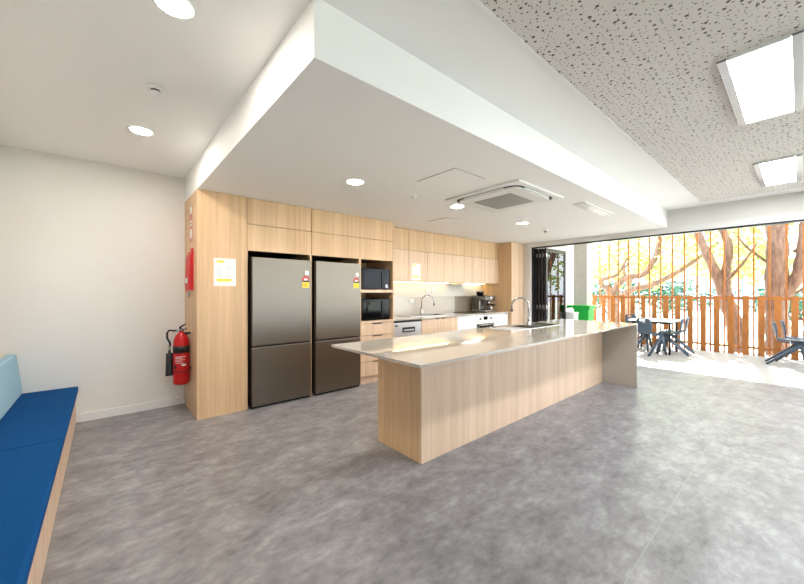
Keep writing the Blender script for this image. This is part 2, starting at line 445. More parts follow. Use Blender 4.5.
# microwave tower
x0, x1 = 2.887, 3.540
r = thing('microwave_tower', 'tall oak tower with two open microwave niches above drawers', 'cabinet', ((x0+x1)/2, 4.68, 0))
B(x0, x0+.018, YT, YBk, .1, 1.91).build('side_panel', 'oak', r); B(x1-.02, x1, YT, YBk, 0, ZT).build('side_panel', 'oak', r)
B(x0+.019, x1-.021, YBk-.018, YBk, .1, 1.91).build('back_panel', 'oak', r)
B(x0, x1-.021, YT+.02, YBk, 1.911, ZT).build('carcass', 'oak_gap_shade', r)
front(r, 'filler_panel', x0, x1-.021, 2.212, ZT); front(r, 'door', x0, x1-.021, 1.892, 2.212)
B(x0+.019, x1-.021, YT+.002, YBk-.019, 1.392, 1.435).build('shelf', 'oak_light', r)
B(x0+.019, x1-.021, YT+.002, YBk-.019, .925, .957).build('shelf', 'oak_light', r)
B(x0+.019, x1-.021, YT+.02, YBk-.019, .118, .922).build('drawer_box', 'oak_gap_shade', r)
for za, zb in ((.118, .342), (.342, .54), (.54, .735), (.735, .922)):
    d = front(r, 'drawer', x0, x1-.021, za, zb, mat='oak_light')
    B(3.12, 3.3, YT-.008, YT-.0005, zb-.018, zb-.004, .002).build('handle', 'black_matte', d)
B(x0, x1-.021, YT+.04, YT+.055, 0, .116).build('kickboard', 'oak_light', r)

def microwave(z, h, label, lean):
    a, b = x0+.03, x1-.06
    r = thing('microwave', label, 'microwave', ((a+b)/2, 4.55, z), 'black microwaves in the oak tower')
    B(a, b, YT+.05, YT+.42, z+.008, z+h, .006).build('body', 'black_gloss', r)
    d = B(a+.002, b-.14, YT+.03, YT+.0495, z+.012, z+h-.004, .004).build('door', 'black_gloss', r)
    B(a+.06, b-.19, YT+.0285, YT+.0299, z+.06, z+h-.05).build('window', 'black_glass', d)
    B(b-.165, b-.15, YT+.016, YT+.029, z+.04, z+h-.04, .004).build('handle', 'charcoal_frame', d)
    k = B(b-.138, b-.002, YT+.03, YT+.0495, z+.012, z+h-.004, .004).build('control_panel', 'black_gloss', r)
    B(b-.115, b-.025, YT+.0285, YT+.0299, z+h-.07, z+h-.035).build('display', 'black_glass', k)
    for i in range(4):
        for j in range(3):
            B(b-.112+j*.032, b-.09+j*.032, YT+.0285, YT+.0299, z+.1+i*.028, z+.118+i*.028).build('button', 'charcoal_frame', k)
    if lean: B(b-.085, b-.04, YT+.0284, YT+.0299, z+.03, z+.085).build('sticker', 'pale_print', k, 'small pale sticker')
    else: MB().lathe([(.03, 0), (.028, .012), (.001, .013)], (b-.07, 0, 0)).build('dial', 'charcoal_frame', k) if False else None
    for xx in (a+.05, b-.05):
        for yy in (YT+.09, YT+.37): MB().cyl((xx, yy, z+.0005), (xx, yy, z+.009), .012).build('foot', 'black_matte', r)
microwave(1.435, .335, 'black microwave in the upper niche of the oak tower', True)
microwave(.957, .335, 'black microwave in the lower niche of the oak tower', False)

# ------------------------------------------------------------------ kitchen run along the back wall
KX0, KX1 = 3.542, 6.948; YK = 4.345; KZ = .955
def base_cab(name, a, b, label, mat, ndoor, group='base cabinets under the kitchen worktop', drawers=0):
    r = thing(name, label, 'cabinet', ((a+b)/2, 4.7, 0), group)
    B(a+.002, b-.002, YK+.02, YBk-.03, .1, KZ-.027).build('carcass', 'oak_gap_shade' if 'oak' in mat else mat, r)
    B(a+.002, b-.002, YK+.05, YK+.065, 0, .098).build('kickboard', mat, r)
    if drawers:
        for i in range(drawers):
            za, zb = .1+(.822/drawers)*i, .1+(.822/drawers)*(i+1)
            front(r, 'drawer', a, b, za, zb, YK, mat)
    for i in range(ndoor):
        xa, xb = a+(b-a)*i/ndoor, a+(b-a)*(i+1)/ndoor
        d = front(r, 'door', xa, xb, .1, .922, YK, mat)
        hx = xb-.12 if i == 0 else xa+.04
        B(hx, hx+.08, YK-.008, YK-.0005, .906, .92, .002).build('handle', 'black_matte', d)
    return r
base_cab('base_cabinet', 4.205, 5.172, 'pair of oak doors below the kitchen sink', 'oak_light', 2)
base_cab('base_cabinet', 5.176, 5.775, 'white drawer cabinet between the oak sink doors and the oven', 'white_gloss', 0, drawers=2)
base_cab('base_cabinet', 6.385, 6.946, 'white cabinet between the oven and the tall oak end panel', 'white_gloss', 1)

r = thing('dishwasher', 'silver dishwasher with dark handle recess beside the microwave tower', 'dishwasher', (3.88, 4.7, 0))
B(3.562, 4.2, YK+.03, YBk-.05, .02, .915).build('body', 'steel', r)
B(3.566, 4.196, YK-.002, YK+.029, .1, .885, .005).build('door', 'satin_silver', r)
B(3.566, 4.196, YK+.008, YK+.029, .888, .922).build('top_vent', 'black_matte', r)
B(3.76, 4.05, YK-.006, YK-.0025, .72, .805, .002).build('handle_recess', 'black_matte', r)
B(3.79, 4.02, YK-.016, YK-.0065, .745, .77, .003).build('handle', 'satin_silver', r)
B(3.6, 3.66, YK-.0035, YK-.0022, .83, .85).build('display', 'black_glass', r)

r = thing('oven', 'built-in white oven with black handle under the kitchen worktop', 'oven', (6.08, 4.7, 0))
B(5.785, 6.375, YK+.03, YBk-.05, .1, .915).build('body', 'steel', r)
k = B(5.785, 6.375, YK-.002, YK+.029, .765, .92, .003).build('control_panel', 'white_gloss', r)
B(6.02, 6.16, YK-.0035, YK-.0022, .815, .885).build('clock', 'black_glass', k)
for xx in (5.9, 6.27): MB().cyl((xx, YK-.0025, .84), (xx, YK-.022, .84), .022, .018).build('knob', 'charcoal_frame', k)
d = B(5.785, 6.375, YK-.002, YK+.029, .2, .755, .003).build('door', 'white_gloss', r)
B(5.795, 6.365, YK-.0045, YK-.0025, .28, .735).build('glass', 'black_glass', d)
hd = MB().cyl((5.82, YK-.05, .715), (6.34, YK-.05, .715), .014)
for xx in (5.86, 6.3): hd.cyl((xx, YK-.05, .715), (xx, YK-.004, .715), .008)
hd.build('handle', 'steel', d)
B(5.785, 6.375, YK+.04, YK+.05, 0, .098).build('kickboard', 'white_gloss', r)

# worktop with a sink cut-out (three strips + rims round the bowl)
sx0, sx1, sy0, sy1 = 4.5, 5.08, 4.5, 4.86
w = MB(); wy0 = YK-.03; zt = KZ-.026
w.box(KX0, sx0, wy0, YBk, zt, KZ); w.box(sx1, KX1, wy0, YBk, zt, KZ)
w.box(sx0, sx1, wy0, sy0, zt, KZ); w.box(sx0, sx1, sy1, YBk, zt, KZ)
tag(w.build('kitchen_worktop', 'stone'), 'long pale stone worktop along the back wall of the kitchen', 'worktop')
r = thing('kitchen_sink', 'stainless sink set into the worktop at the back wall', 'sink', (4.7, 4.7, KZ), 'inset sinks')
MB().tray(sx0+.002, sx1-.002, sy0+.002, sy1-.002, KZ-.17, KZ-.002, .012).build('bowl', 'steel', r)
MB().frame(sx0-.015, sx1+.015, sy0-.015, sy1+.015, KZ+.0005, KZ+.005, .025, 'z').build('rim', 'steel', r)
B(sx0-.42, sx0-.016, sy0-.015, sy1+.015, KZ+.0005, KZ+.005).build('drainer', 'steel', r)
MB().cyl((4.7, 4.7, KZ-.158), (4.7, 4.7, KZ-.154), .04).build('waste', 'chrome', r)

def tap(x, y, z, h, reach, ang, label, two=False):
    r = thing('tap', label, 'tap', (x, y, z), 'gooseneck taps')
    MB().lathe([(.028, 0), (.028, .006), (.022, .01), (.021, .1), (.017, .11)], (x, y, z), 20).build('base', 'chrome', r)
    d = Vector((math.cos(ang), math.sin(ang), 0)); R = reach/2
    P = [Vector((x, y, z+.1))]+[Vector((x, y, z+h-R))+d*R+Vector((0, 0, 0))+(-d*math.cos(a)+Vector((0, 0, 1))*math.sin(a))*R for a in [PI*k/16 for k in range(17)]]
    P.append(P[-1]-Vector((0, 0, .05)))
    MB().tube(P, .0125, 12).build('spout', 'chrome', r)
    MB().cyl(P[-1], P[-1]-Vector((0, 0, .03)), .0155).build('nozzle', 'charcoal_frame', r)
    s = Vector((-d.y, d.x, 0))
    if two:
        lv = MB().cyl(Vector((x, y, z))+s*.15, Vector((x, y, z+.13))+s*.15, .02, .018); lv.cyl(Vector((x, y, z+.12))+s*.15, Vector((x, y, z+.18))+s*.16, .009); lv.cyl(Vector((x, y, z+.09))+s*.02, Vector((x, y, z+.09))+s*.15, .008)
        lv.build('lever', 'chrome', r)
    else:
        lv = MB().cyl(Vector((x, y, z+.06))+s*.015, Vector((x, y, z+.06))+s*.05, .016); lv.cyl(Vector((x, y, z+.06))+s*.045, Vector((x, y, z+.13))+s*.075, .006)
        lv.build('lever', 'chrome', r)
    return r
tap(4.78, 4.935, KZ, .38, .25, -PI/2+.9, 'chrome gooseneck tap at the back wall worktop', True)

# bottle left of the back sink
r = thing('soap_bottle', 'small clear bottle with dark base standing beside the tower on the worktop', 'bottle', (3.66, 4.75, KZ))
MB().lathe([(.03, .0), (.031, .05), (.029, .055)], (3.66, 4.75, KZ)).build('base', 'black_matte', r)
MB().lathe([(.028, .056), (.028, .13), (.012, .15), (.01, .17)], (3.66, 4.75, KZ)).build('bottle_body', 'white_plastic', r)
MB().tube([(3.66, 4.75, KZ+.171), (3.66, 4.75, KZ+.2), (3.67, 4.72, KZ+.2)], .005).build('pump', 'chrome', r)

# splashback + white wall strip above
r = thing('splashback', 'glossy grey tiled splashback behind the kitchen worktop', 'splashback', (5.2, 5.05, KZ))
for i in range(4):
    a, b = KX0+(5.93-KX0)*i/4, KX0+(5.93-KX0)*(i+1)/4
    B(a+.001, b-.001, YB-.013, YB-.003, KZ+.001, 1.305).build('tile', 'beige_tile', r)
B(5.932, KX1, YB-.013, YB-.003, KZ+.001, 1.305).build('tile', 'taupe_tile', r, 'darker taupe tile behind the cooktop')

def outlet(x, z, label):
    r = thing('power_outlet', label, 'power outlet', (x, YB, z), 'white power outlets')
    B(x-.06, x+.06, YB-.022, YB-.0135 if z < 1.3 else YB-.001, z-.037, z+.037, .003).build('plate', 'white_gloss', r)
    for sx in (-.03, .03):
        B(x+sx-.009, x+sx+.009, YB-.0255, YB-.0222, z+.004, z+.022, .001).build('switch', 'white_print', r)
        B(x+sx-.006, x+sx+.006, YB-.0228, YB-.0222, z-.022, z-.008).build('socket_holes', 'dark_gap', r)
outlet(4.62, 1.22, 'white double power outlet on the grey tiles left of the back tap')
outlet(5.08, 1.42, 'white power outlet on the white strip above the tiles, left of its pair')
outlet(5.24, 1.42, 'white power outlet on the white strip above the tiles, right of its pair')

# cooktop
r = thing('cooktop', 'black glass cooktop lying on the worktop above the oven', 'cooktop', (6.02, 4.68, KZ))
B(5.72, 6.28, 4.45, 4.93, KZ+.0005, KZ+.008, .002).build('glass', 'black_glass', r)
for xx, yy, rr in ((5.86, 4.57, .08), (5.86, 4.8, .07), (6.13, 4.57, .07), (6.13, 4.8, .085)):
    MB().lathe([(rr, .0082), (rr, .0088), (rr-.004, .0088)], (xx, yy, KZ), 24).build('burner_ring', 'charcoal_frame', r)

# coffee machine
qx0, qx1, qy0, qy1 = 6.38, 6.76, 4.55, 4.92; q = KZ+.001
r = thing('coffee_machine', 'silver espresso coffee machine on the worktop beside the tall end panel', 'coffee machine', (6.52, 4.73, KZ))
b = MB().box(qx0, qx1, qy0+.17, qy1, q+.04, q+.36, .012); b.box(qx0, qx1, qy0, qy1-.2, q+.25, q+.36, .012); b.build('body', 'machine_steel', r)
for xx in (qx0+.04, qx1-.04):
    for yy in (qy0+.05, qy1-.05): MB().cyl((xx, yy, q), (xx, yy, q+.012), .016).build('foot', 'black_matte', r)
B(qx0, qx1, qy0, qy1, q+.012, q+.039, .006).build('base_tray', 'steel', r)
B(qx0+.02, qx1-.02, qy0+.01, qy0+.16, q+.0395, q+.045).build('drip_grate', 'black_matte', r)
MB().lathe([(.06, .361), (.075, .37), (.085, .45), (.08, .455)], (qx0+.12, qy0+.24, q)).build('bean_hopper', 'black_gloss', r)
MB().lathe([(.033, .18), (.038, .2), (.038, .249)], (qx0+.21, qy0+.08, q)).build('group_head', 'chrome', r)
pf = MB().lathe([(.03, .145), (.034, .16), (.034, .179)], (qx0+.21, qy0+.08, q)); pf.cyl((qx0+.21, qy0+.05, q+.165), (qx0+.21, qy0-.09, q+.155), .014, .017); pf.build('portafilter', 'black_matte', r)
MB().tube([(qx1-.05, qy0+.07, q+.25), (qx1-.045, qy0+.06, q+.2), (qx1-.03, qy0+.03, q+.09)], .006).build('steam_wand', 'chrome', r)
MB().cyl((qx0+.2, qy0-.001, q+.31), (qx0+.2, qy0-.01, q+.31), .032).build('gauge', 'white_print', r)
for xx in (qx0+.06, qx0+.31): MB().cyl((xx, qy0-.001, q+.31), (xx, qy0-.012, q+.31), .018).build('button', 'chrome', r)
MB().cyl((qx1+.001, qy0+.12, q+.3), (qx1+.03, qy0+.12, q+.3), .03).build('dial', 'black_matte', r)
B(qx0+.16, qx1-.02, qy0+.2, qy1-.04, q+.361, q+.375, .004).build('cup_rail', 'chrome', r)
r = thing('milk_jug', 'small steel milk jug under the steam wand of the coffee machine', 'jug', (qx1-.05, qy0+.08, q+.046))
MB().lathe([(.033, 0), (.035, .01), (.028, .06), (.031, .075), (.029, .075), (.026, .06), (.031, .012), (.001, .01)], (qx1-.08, qy0+.08, q+.046)).build('jug_body', 'chrome', r)
MB().tube([(qx1-.05, qy0+.08, q+.056+.05), (qx1-.028, qy0+.08, q+.1), (qx1-.028, qy0+.08, q+.065), (qx1-.048, qy0+.08, q+.06)], .004).build('handle', 'chrome', r)

# wall cupboards, split into liftable units, with a filler band above
YW = 4.585; WB, WM = 1.605, 2.15
def wall_cab(a, b, doors, label):
    r = thing('wall_cabinet', label, 'cabinet', ((a+b)/2, 4.82, WB), 'oak wall cupboards over the worktop')
    B(a+.001, b-.001, YW+.019, YBk, WB, ZT).build('carcass', 'oak_gap_shade', r)
    front(r, 'filler_panel', a, b, WM, ZT, YW)
    for xa, xb in zip(doors, doors[1:]): front(r, 'door', xa, xb, WB-.015, WM, YW, 'oak_light')
    return r
wall_cab(KX0, 4.128, [KX0, 4.128], 'oak wall cupboard of one door against the microwave tower')
wall_cab(4.13, 5.06, [4.13, 4.6, 5.06], 'two-door oak wall cupboard above the sink carrying a notice')
wall_cab(5.062, 5.68, [5.062, 5.68], 'oak wall cupboard with one wide plain door, left of the range hood')
wall_cab(5.682, 6.29, [5.682, 5.97, 6.29], 'oak wall cupboard with two narrow doors above the range hood')
wall_cab(6.292, KX1, [6.292, 6.38, KX1], 'oak wall cupboard above the coffee machine next to the tall end panel')
r = thing('range_hood', 'slim lit range hood under the oak wall cupboards above the cooktop', 'range hood', (5.98, 4.8, 1.55))
B(5.69, 6.28, YW-.01, 5.0, 1.562, 1.602, .003).build('body', 'steel', r)
B(5.70, 6.27, YW-.03, YW-.0105, 1.558, 1.588, .003).build('front_lip', 'white_gloss', r)
for xx in (5.83, 6.14): B(xx-.1, xx+.1, YW+.03, YW+.09, 1.556, 1.5615).build('lamp', 'hood_glow', r)
def strip(a, b, label):
    r = thing('led_strip', label, 'strip light', ((a+b)/2, 4.9, 1.58), 'warm LED strips under the wall cupboards')
    B(a, b, 4.97, 5.0, 1.594, 1.6045).build('channel', 'led_body', r); B(a+.005, b-.005, 4.974, 4.996, 1.589, 1.5935).build('lens', 'led_glow', r)
strip(KX0+.03, 5.66, 'long glowing warm LED strip under the wall cupboards, left of the range hood')
strip(6.31, KX1-.02, 'short glowing warm LED strip under the wall cupboard above the coffee machine')

# tall end panel / cupboard closing the kitchen
r = thing('tall_cabinet', 'tall oak cabinet closing the kitchen run beside the deck opening', 'cabinet', (7.15, 4.66, 0))
B(6.952, 6.972, 4.262, YBk, 0, ZT).build('side_panel', 'oak', r)
B(6.973, XR-.02, 4.281, YBk, 0, ZT).build('carcass', 'oak', r)
B(6.973, XR-.004, 4.262, 4.28, .002, ZT).build('door', 'oak_light', r)

# ------------------------------------------------------------------ island
IX0, IX1, IY0, IY1, IZ = 1.49, 5.87, 1.55, 2.66, .943
r = thing('island_cabinet', 'long oak island cabinet standing on the grey floor', 'island', (3.9, 2.3, 0))
B(1.948, 1.966, 2.031, 2.6, 0, IZ-.0215).build('end_panel', 'oak', r)
B(1.948, IX1-.021, 2.012, 2.03, 0, IZ-.0215).build('front_panel', 'oak_light', r)
ky = 2.6
B(1.967, IX1-.022, 2.031, ky-.02, .1, IZ-.21).build('carcass', 'oak', r)
B(1.967, IX1-.022, ky-.07, ky-.055, 0, .099).build('kickboard', 'oak', r)
for i in range(6):
    a = 1.967+(IX1-.022-1.967)*i/6; b = 1.967+(IX1-.022-1.967)*(i+1)/6
    d = B(a+.002, b-.002, ky-.018, ky, .102, IZ-.03).build('door', 'oak', r)
    B((a+b)/2-.08, (a+b)/2+.08, ky+.0005, ky+.01, IZ-.06, IZ-.046).build('handle', 'black_matte', d)
# worktop with two bowl cut-outs and its waterfall end
bA, bB = (4.02, 4.33), (4.42, 4.78); by0, by1 = 2.2, 2.52
w = MB(); z0 = IZ-.02
w.box(IX0, bA[0], IY0, IY1, z0, IZ); w.box(bA[1], bB[0], IY0, IY1, z0, IZ); w.box(bB[1], IX1, IY0, IY1, z0, IZ)
for a, b in (bA, bB): w.box(a, b, IY0, by0, z0, IZ); w.box(a, b, by1, IY1, z0, IZ)
r = thing('island_worktop', 'long pale stone worktop of the island with a waterfall end', 'worktop', (3.9, 2.1, 0))
w.build('top_slab', 'stone', r)
B(IX1-.02, IX1, IY0, IY1, 0, IZ-.0202).build('waterfall_end', 'stone', r)
r = thing('island_sink', 'stainless double-bowl sink with drainer set into the island worktop', 'sink', (4.3, 2.36, IZ), 'inset sinks')
for a, b in (bA, bB): MB().tray(a+.002, b-.002, by0+.002, by1-.002, IZ-.18, IZ-.001, .01).build('bowl', 'steel', r)
rm = MB().frame(bA[0]-.02, bA[1]+.02, by0-.02, by1+.02, IZ+.0004, IZ+.005, .028, 'z'); rm.frame(bB[0]-.02, bB[1]+.02, by0-.02, by1+.02, IZ+.0004, IZ+.005, .028, 'z')
rm.box(bA[1]+.02, bB[0]-.02, by0-.02, by1+.02, IZ+.0004, IZ+.005); rm.build('rim', 'steel', r)
dr = B(3.55, bA[0]-.021, by0-.02, by1+.02, IZ+.0004, IZ+.004)
for k in range(8): dr.box(3.6, 3.96, by0+.02+k*.04, by0+.03+k*.04, IZ+.0039, IZ+.006)
dr.build('drainer', 'steel', r)
for a, b in (bA, bB): MB().cyl(((a+b)/2, 2.36, IZ-.1695), ((a+b)/2, 2.36, IZ-.166), .04).build('waste', 'chrome', r)
tap(4.375, 2.42, IZ+.0055, .37, .22, PI/2+.42, 'chrome gooseneck tap on the island sink')

# ------------------------------------------------------------------ notices, fire gear
def notice(a, b, z0, z1, y, label):
    r = thing('notice', label, 'notice', ((a+b)/2, y, z0), 'printed notices on oak doors')
    p = B(a, b, y-.0015, y-.0003, z0, z1).build('sheet', 'white_print', r)
    w_, h_ = b-a, z1-z0
    B(a+.12*w_, a+.45*w_, y-.0022, y-.0016, z0+.84*h_, z0+.92*h_).build('heading', 'yellow_print', r, 'yellow heading block')
    B(a+.47*w_, a+.75*w_, y-.0022, y-.0016, z0+.86*h_, z0+.89*h_).build('heading_line', 'pale_print', r)
    for k in range(6):
        B(a+.14*w_, a+.38*w_, y-.0022, y-.0016, z0+(.36+.07*k)*h_, z0+(.385+.07*k)*h_).build('text_line', 'pale_print', r)
        B(a+.5*w_, a+(.84-.03*(k % 3))*w_, y-.0022, y-.0016, z0+(.36+.07*k)*h_, z0+(.385+.07*k)*h_).build('text_line', 'pale_print', r)
    B(a+.12*w_, a+.8*w_, y-.0022, y-.0016, z0+.17*h_, z0+.26*h_).build('footer_band', 'yellow_print', r, 'yellow footer band')
notice(.926, 1.157, 1.468, 1.783, YT, 'white notice with yellow bands on the tall oak cabinet left of the fridges')
notice(4.2, 4.41, 1.615, 1.92, YW, 'small white notice with yellow band on the wall cupboard above the sink')

# everything on the side face x = .764 of the tall cabinet
PX = .764
ex, ey = .675, 4.70
r = thing('fire_extinguisher', 'red fire extinguisher with black horn hung on the side of the tall oak cabinet', 'fire extinguisher', (ex, ey, .33))
MB().lathe([(.066, .335), (.079, .345), (.0825, .37), (.0825, .80), (.076, .85), (.055, .90), (.03, .925), (.026, .94)], (ex, ey, 0), 32).build('cylinder', 'red_paint', r)
MB().lathe([(.0835, .70), (.0835, .78)], (ex, ey, 0), 32).build('black_band', 'black_matte', r)
MB().lathe([(.0835, .48), (.0835, .49)], (ex, ey, 0), 32).build('strap', 'black_matte', r)
lb = MB()
for k, (za, zb, a0, a1) in enumerate(((.655, .668, 200, 262), (.635, .645, 205, 250), (.615, .625, 205, 258), (.56, .58, 245, 268), (.59, .602, 208, 240))):
    pass
def curved(a0, a1, za, zb, rr):
    m = MB(); n = 8; vs = []
    for k in range(n+1):
        a = math.radians(a0+(a1-a0)*k/n)
        vs.append([m.bm.verts.new((ex+q*math.cos(a), ey+q*math.sin(a), z)) for q, z in ((rr, za), (rr, zb), (rr+.0006, zb), (rr+.0006, za))])
    for p, q in zip(vs, vs[1:]):
        for i in range(4): m.bm.faces.new((p[i], p[(i+1) % 4], q[(i+1) % 4], q[i]))
    m.bm.faces.new(vs[0]); m.bm.faces.new(vs[-1][::-1]); return m
for za, zb, a0, a1 in ((.655, .662, 215, 290), (.64, .645, 215, 270), (.622, .627, 215, 285), (.604, .609, 215, 265), (.585, .59, 220, 280), (.555, .575, 262, 295)):
    curved(a0, a1, za, zb, .0828).build('label_line', 'white_print', r)
curved(206, 226, .52, .57, .0828).build('label_square', 'black_matte', r)
v = MB().lathe([(.024, .941), (.024, .965), (.018, .975)], (ex, ey, 0)); v.cyl((ex, ey, .955), (ex-.05, ey, .955), .012); v.build('valve', 'chrome', r)
hn = MB().tube([(ex-.01, ey, .976), (ex-.015, ey-.02, .995), (ex+.03, ey-.09, 1.035)], [.012, .012, .008], squash=.5)
hn.tube([(ex, ey-.005, .965), (ex+.02, ey-.05, .965), (ex+.04, ey-.1, .985)], [.01, .01, .007], squash=.5); hn.build('lever', 'black_matte', r)
hx, hy = ex-.104, ey+.04
MB().tube([(ex-.045, ey, .955), (ex-.075, ey+.005, .955), (hx-.012, hy-.01, .96), (hx-.03, hy, .93), (hx-.03, hy, .87), (hx-.005, hy, .82), (hx, hy, .78)], .011).build('hose', 'black_matte', r)
MB().lathe([(.012, .78), (.014, .70), (.034, .69), (.04, .46), (.041, .44), (.036, .44)], (hx-.006, hy+.012, 0), 24).build('horn', 'black_matte', r)
MB().lathe([(.0135, .735), (.0135, .775)], (hx-.006, hy+.012, 0)).build('horn_collar', 'grey_grille', r)
B(ex+.05, PX-.001, ey-.03, ey+.03, .5, .53).build('bracket', 'black_matte', r); B(ex+.02, PX-.001, ey-.03, ey+.03, .905, .93).build('bracket', 'black_matte', r)

r = thing('fire_blanket', 'red fire blanket pouch hung on the side of the tall oak cabinet above the extinguisher', 'fire blanket', (PX-.02, 4.62, 1.42))
MB().prism([(PX-.001, 1.42), (PX-.045, 1.425), (PX-.05, 1.5), (PX-.035, 1.8), (PX-.012, 1.87), (PX-.001, 1.87)], 4.5, 4.75, 'y').build('pouch', 'red_cloth', r)
MB().prism([(PX-.001, 1.871), (PX-.012, 1.871), (PX-.012, 1.90), (PX-.001, 1.90)], 4.51, 4.64, 'y').build('hanging_tab', 'red_cloth', r)
B(PX-.053, PX-.0505, 4.56, 4.69, 1.5, 1.56).build('label', 'white_print', r, 'white label patch')
for yy in (4.56, 4.66): B(PX-.056, PX-.051, yy, yy+.02, 1.40, 1.424).build('pull_tab', 'red_cloth', r)
tag(MB().cyl((PX-.001, 4.76, 1.375), (PX-.02, 4.76, 1.375), .036, .032).build('wall_hook', 'white_plastic'),
    'white round knob on the cabinet side just below the fire blanket', 'knob')
r = thing('fire_sign', 'narrow red and white fire equipment sign high on the side of the tall cabinet', 'sign', (PX, 4.64, 2.0))
B(PX-.003, PX-.0005, 4.56, 4.72, 1.98, 2.40).build('plate', 'sign_pink', r)
for za, zb in ((2.31, 2.39), (2.21, 2.23), (2.17, 2.19)): B(PX-.004, PX-.0031, 4.58, 4.70, za, zb).build('white_panel', 'white_print', r)
MB().cyl((PX-.0031, 4.64, 2.08), (PX-.004, 4.64, 2.08), .06).build('symbol', 'white_print', r)

# ------------------------------------------------------------------ bench along the left wall
BX = -.232; BY0, BY1 = .9, YB-.004
r = thing('bench', 'low oak bench box built along the left wall under the blue cushions', 'bench', (-.5, 3, 0))
B(BX-.02, BX, BY0, BY1, 0, .325).build('front_panel', 'oak_light', r)
B(XL+.002, BX-.021, BY0, BY1, .0, .3).build('carcass', 'oak', r)
B(XL+.002, -.738, BY0, BY1, .301, .755).build('back_box', 'oak', r)
B(XL+.002, -.737, BY0, BY1, .756, .782, .003).build('ledge', 'oak_light', r)
def cushion(nm, a, b, mat, label, grp, x0, x1, z0, z1, tilt=0):
    m = B(x0, x1, a, b, z0, z1, .018, 3)
    for v in m.bm.verts:
        if tilt: v.co.x -= tilt*(v.co.z-z0)/(z1-z0)
    o = m.build(nm, mat); tag(o, label, 'cushion', grp); return o
cushion('seat_cushion', 3.312, BY1-.004, 'blue_fabric', 'dark blue seat cushion against the white back wall', 'dark blue bench seat cushions', -.734, -.213, .331, .392)
cushion('seat_cushion', 1.55, 3.308, 'blue_fabric', 'dark blue seat cushion nearest the camera', 'dark blue bench seat cushions', -.734, -.213, .331, .392)
cushion('back_cushion', 3.312, BY1-.004, 'pale_blue_fabric', 'pale blue back cushion against the white back wall', 'pale blue bench back cushions', -.735, -.614, .393, .79, 0)
cushion('back_cushion', 1.55, 3.308, 'pale_blue_fabric', 'pale blue back cushion nearest the camera', 'pale blue bench back cushions', -.735, -.614, .393, .79, 0)
for o in [o for o in bpy.data.objects if o.name.startswith('back_cushion')]:
    # lean: top thinner at the front so the face slopes back to the ledge
    for v in o.data.vertices:
        t_ = (v.co.z-.393)/.397
        if v.co.x > -.66: v.co.x -= .045*t_
        if v.co.x < -.66 and t_ < .3: pass
r = thing('pin_board', 'oak framed pin board on the left wall above the bench', 'pin board', (XL, 3.6, .9))
B(XL+.001, XL+.02, 2.2, 4.9, .9, 2.24).build('board', 'wall_paint', r)
MB().frame(XL+.001, XL+.032, 2.17, 4.93, .87, 2.27, .03, 'x').build('frame', 'oak', r)

# ------------------------------------------------------------------ deck, fence, outside
g_ = B(11.11, 70, -45, 60, -.35, -.25); g_.box(-30, 11.11, -45, -4.01, -.35, -.25); struct('ground', g_, 'park_ground')
struct('deck', B(XR+.15, 11.1, -4, 6.2, -.12, -.002), 'deck_boards', 'pale deck floor outside the opening')
struct('deck_roof', B(XR+.15, 11.0, -4, 6.2, 3.0, 3.1), 'ceiling_paint', 'roof over the deck')
struct('wall_deck', B(XR+.15, 10.9, 4.5, 4.65, 0, 3.0), 'render_white', 'white outside wall at the far end of the deck')
struct('trim_6', B(9.95, 10.33, 3.8, 4.16, 0, 3.0, .02), 'concrete', 'square concrete column at the end of the deck')

RZ = lambda y: 1.285
r = thing('batten_fence', 'tall orange timber batten fence with thin upright poles along the deck edge', 'fence', (XO, 1.5, 0))
ys = [(3.885-.2385*k)*XO/10.75 for k in range(0, 25)]
m = MB()
yA, yZ = 4.06, ys[-1]-.2
bm = m.bm
for ya, yb in ((yZ, yA),):
    v = [bm.verts.new((x, y, RZ(y)-.025+dz)) for x, y, dz in ((XO-.02, ya, -.028), (XO+.02, ya, -.028), (XO+.02, ya, .028), (XO-.02, ya, .028), (XO-.02, yb, -.028), (XO+.02, yb, -.028), (XO+.02, yb, .028), (XO-.02, yb, .028))]
    for f in ((0, 1, 2, 3), (7, 6, 5, 4), (0, 4, 5, 1), (1, 5, 6, 2), (2, 6, 7, 3), (3, 7, 4, 0)): bm.faces.new([v[i] for i in f])
m.build('top_rail', 'fence_timber', r)
B(XO+.0, XO+.02, yZ, yA, .14, .19).build('bottom_rail', 'fence_timber', r)
for y in ys:
    B(XO-.045, XO-.021, y-.054, y+.054, .0, RZ(y)+.03, .003, 1).build('batten', 'fence_timber', r)
    yp = y+.119
    B(XO+.021, XO+.056, yp-.015, yp+.015, -.05, 2.998).build('pole', 'fence_timber', r)

# bifold doors folded open at the kitchen end of the opening
dz0, dz1 = .012, OZ-.042
def leaf_door(nm, p0, p1, handle):
    p0, p1 = Vector(p0), Vector(p1); d = (p1-p0); L = d.length; ang = math.atan2(d.y, d.x)
    m = MB().frame(0, L, -.02, .02, dz0, dz1, .075); rot = Matrix.Rotation(ang, 3, 'Z')
    def put(mb):
        bmesh.ops.rotate(mb.bm, cent=(0, 0, 0), matrix=rot, verts=mb.bm.verts); bmesh.ops.translate(mb.bm, vec=(p0.x, p0.y, 0), verts=mb.bm.verts); return mb
    o = struct(nm, put(m), 'charcoal_frame')
    put(B(.075, L-.075, -.005, .005, dz0+.075, dz1-.075)).build('pane', 'pane_glass', o)
    for zz in (1.02, 2.2): put(B(-.012, .03, -.028, -.0205, zz, zz+.08)).build('hinge', 'satin_silver', o)
    if handle: put(MB().tube([(.04, -.0205, 1.08), (.04, -.027, 1.08), (.04, -.027, .98), (.04, -.0205, .98)], .005)).build('door_handle', 'satin_silver', o)
leaf_door('door_1', (7.6, 4.02, 0), (8.4, 4.02, 0), False)
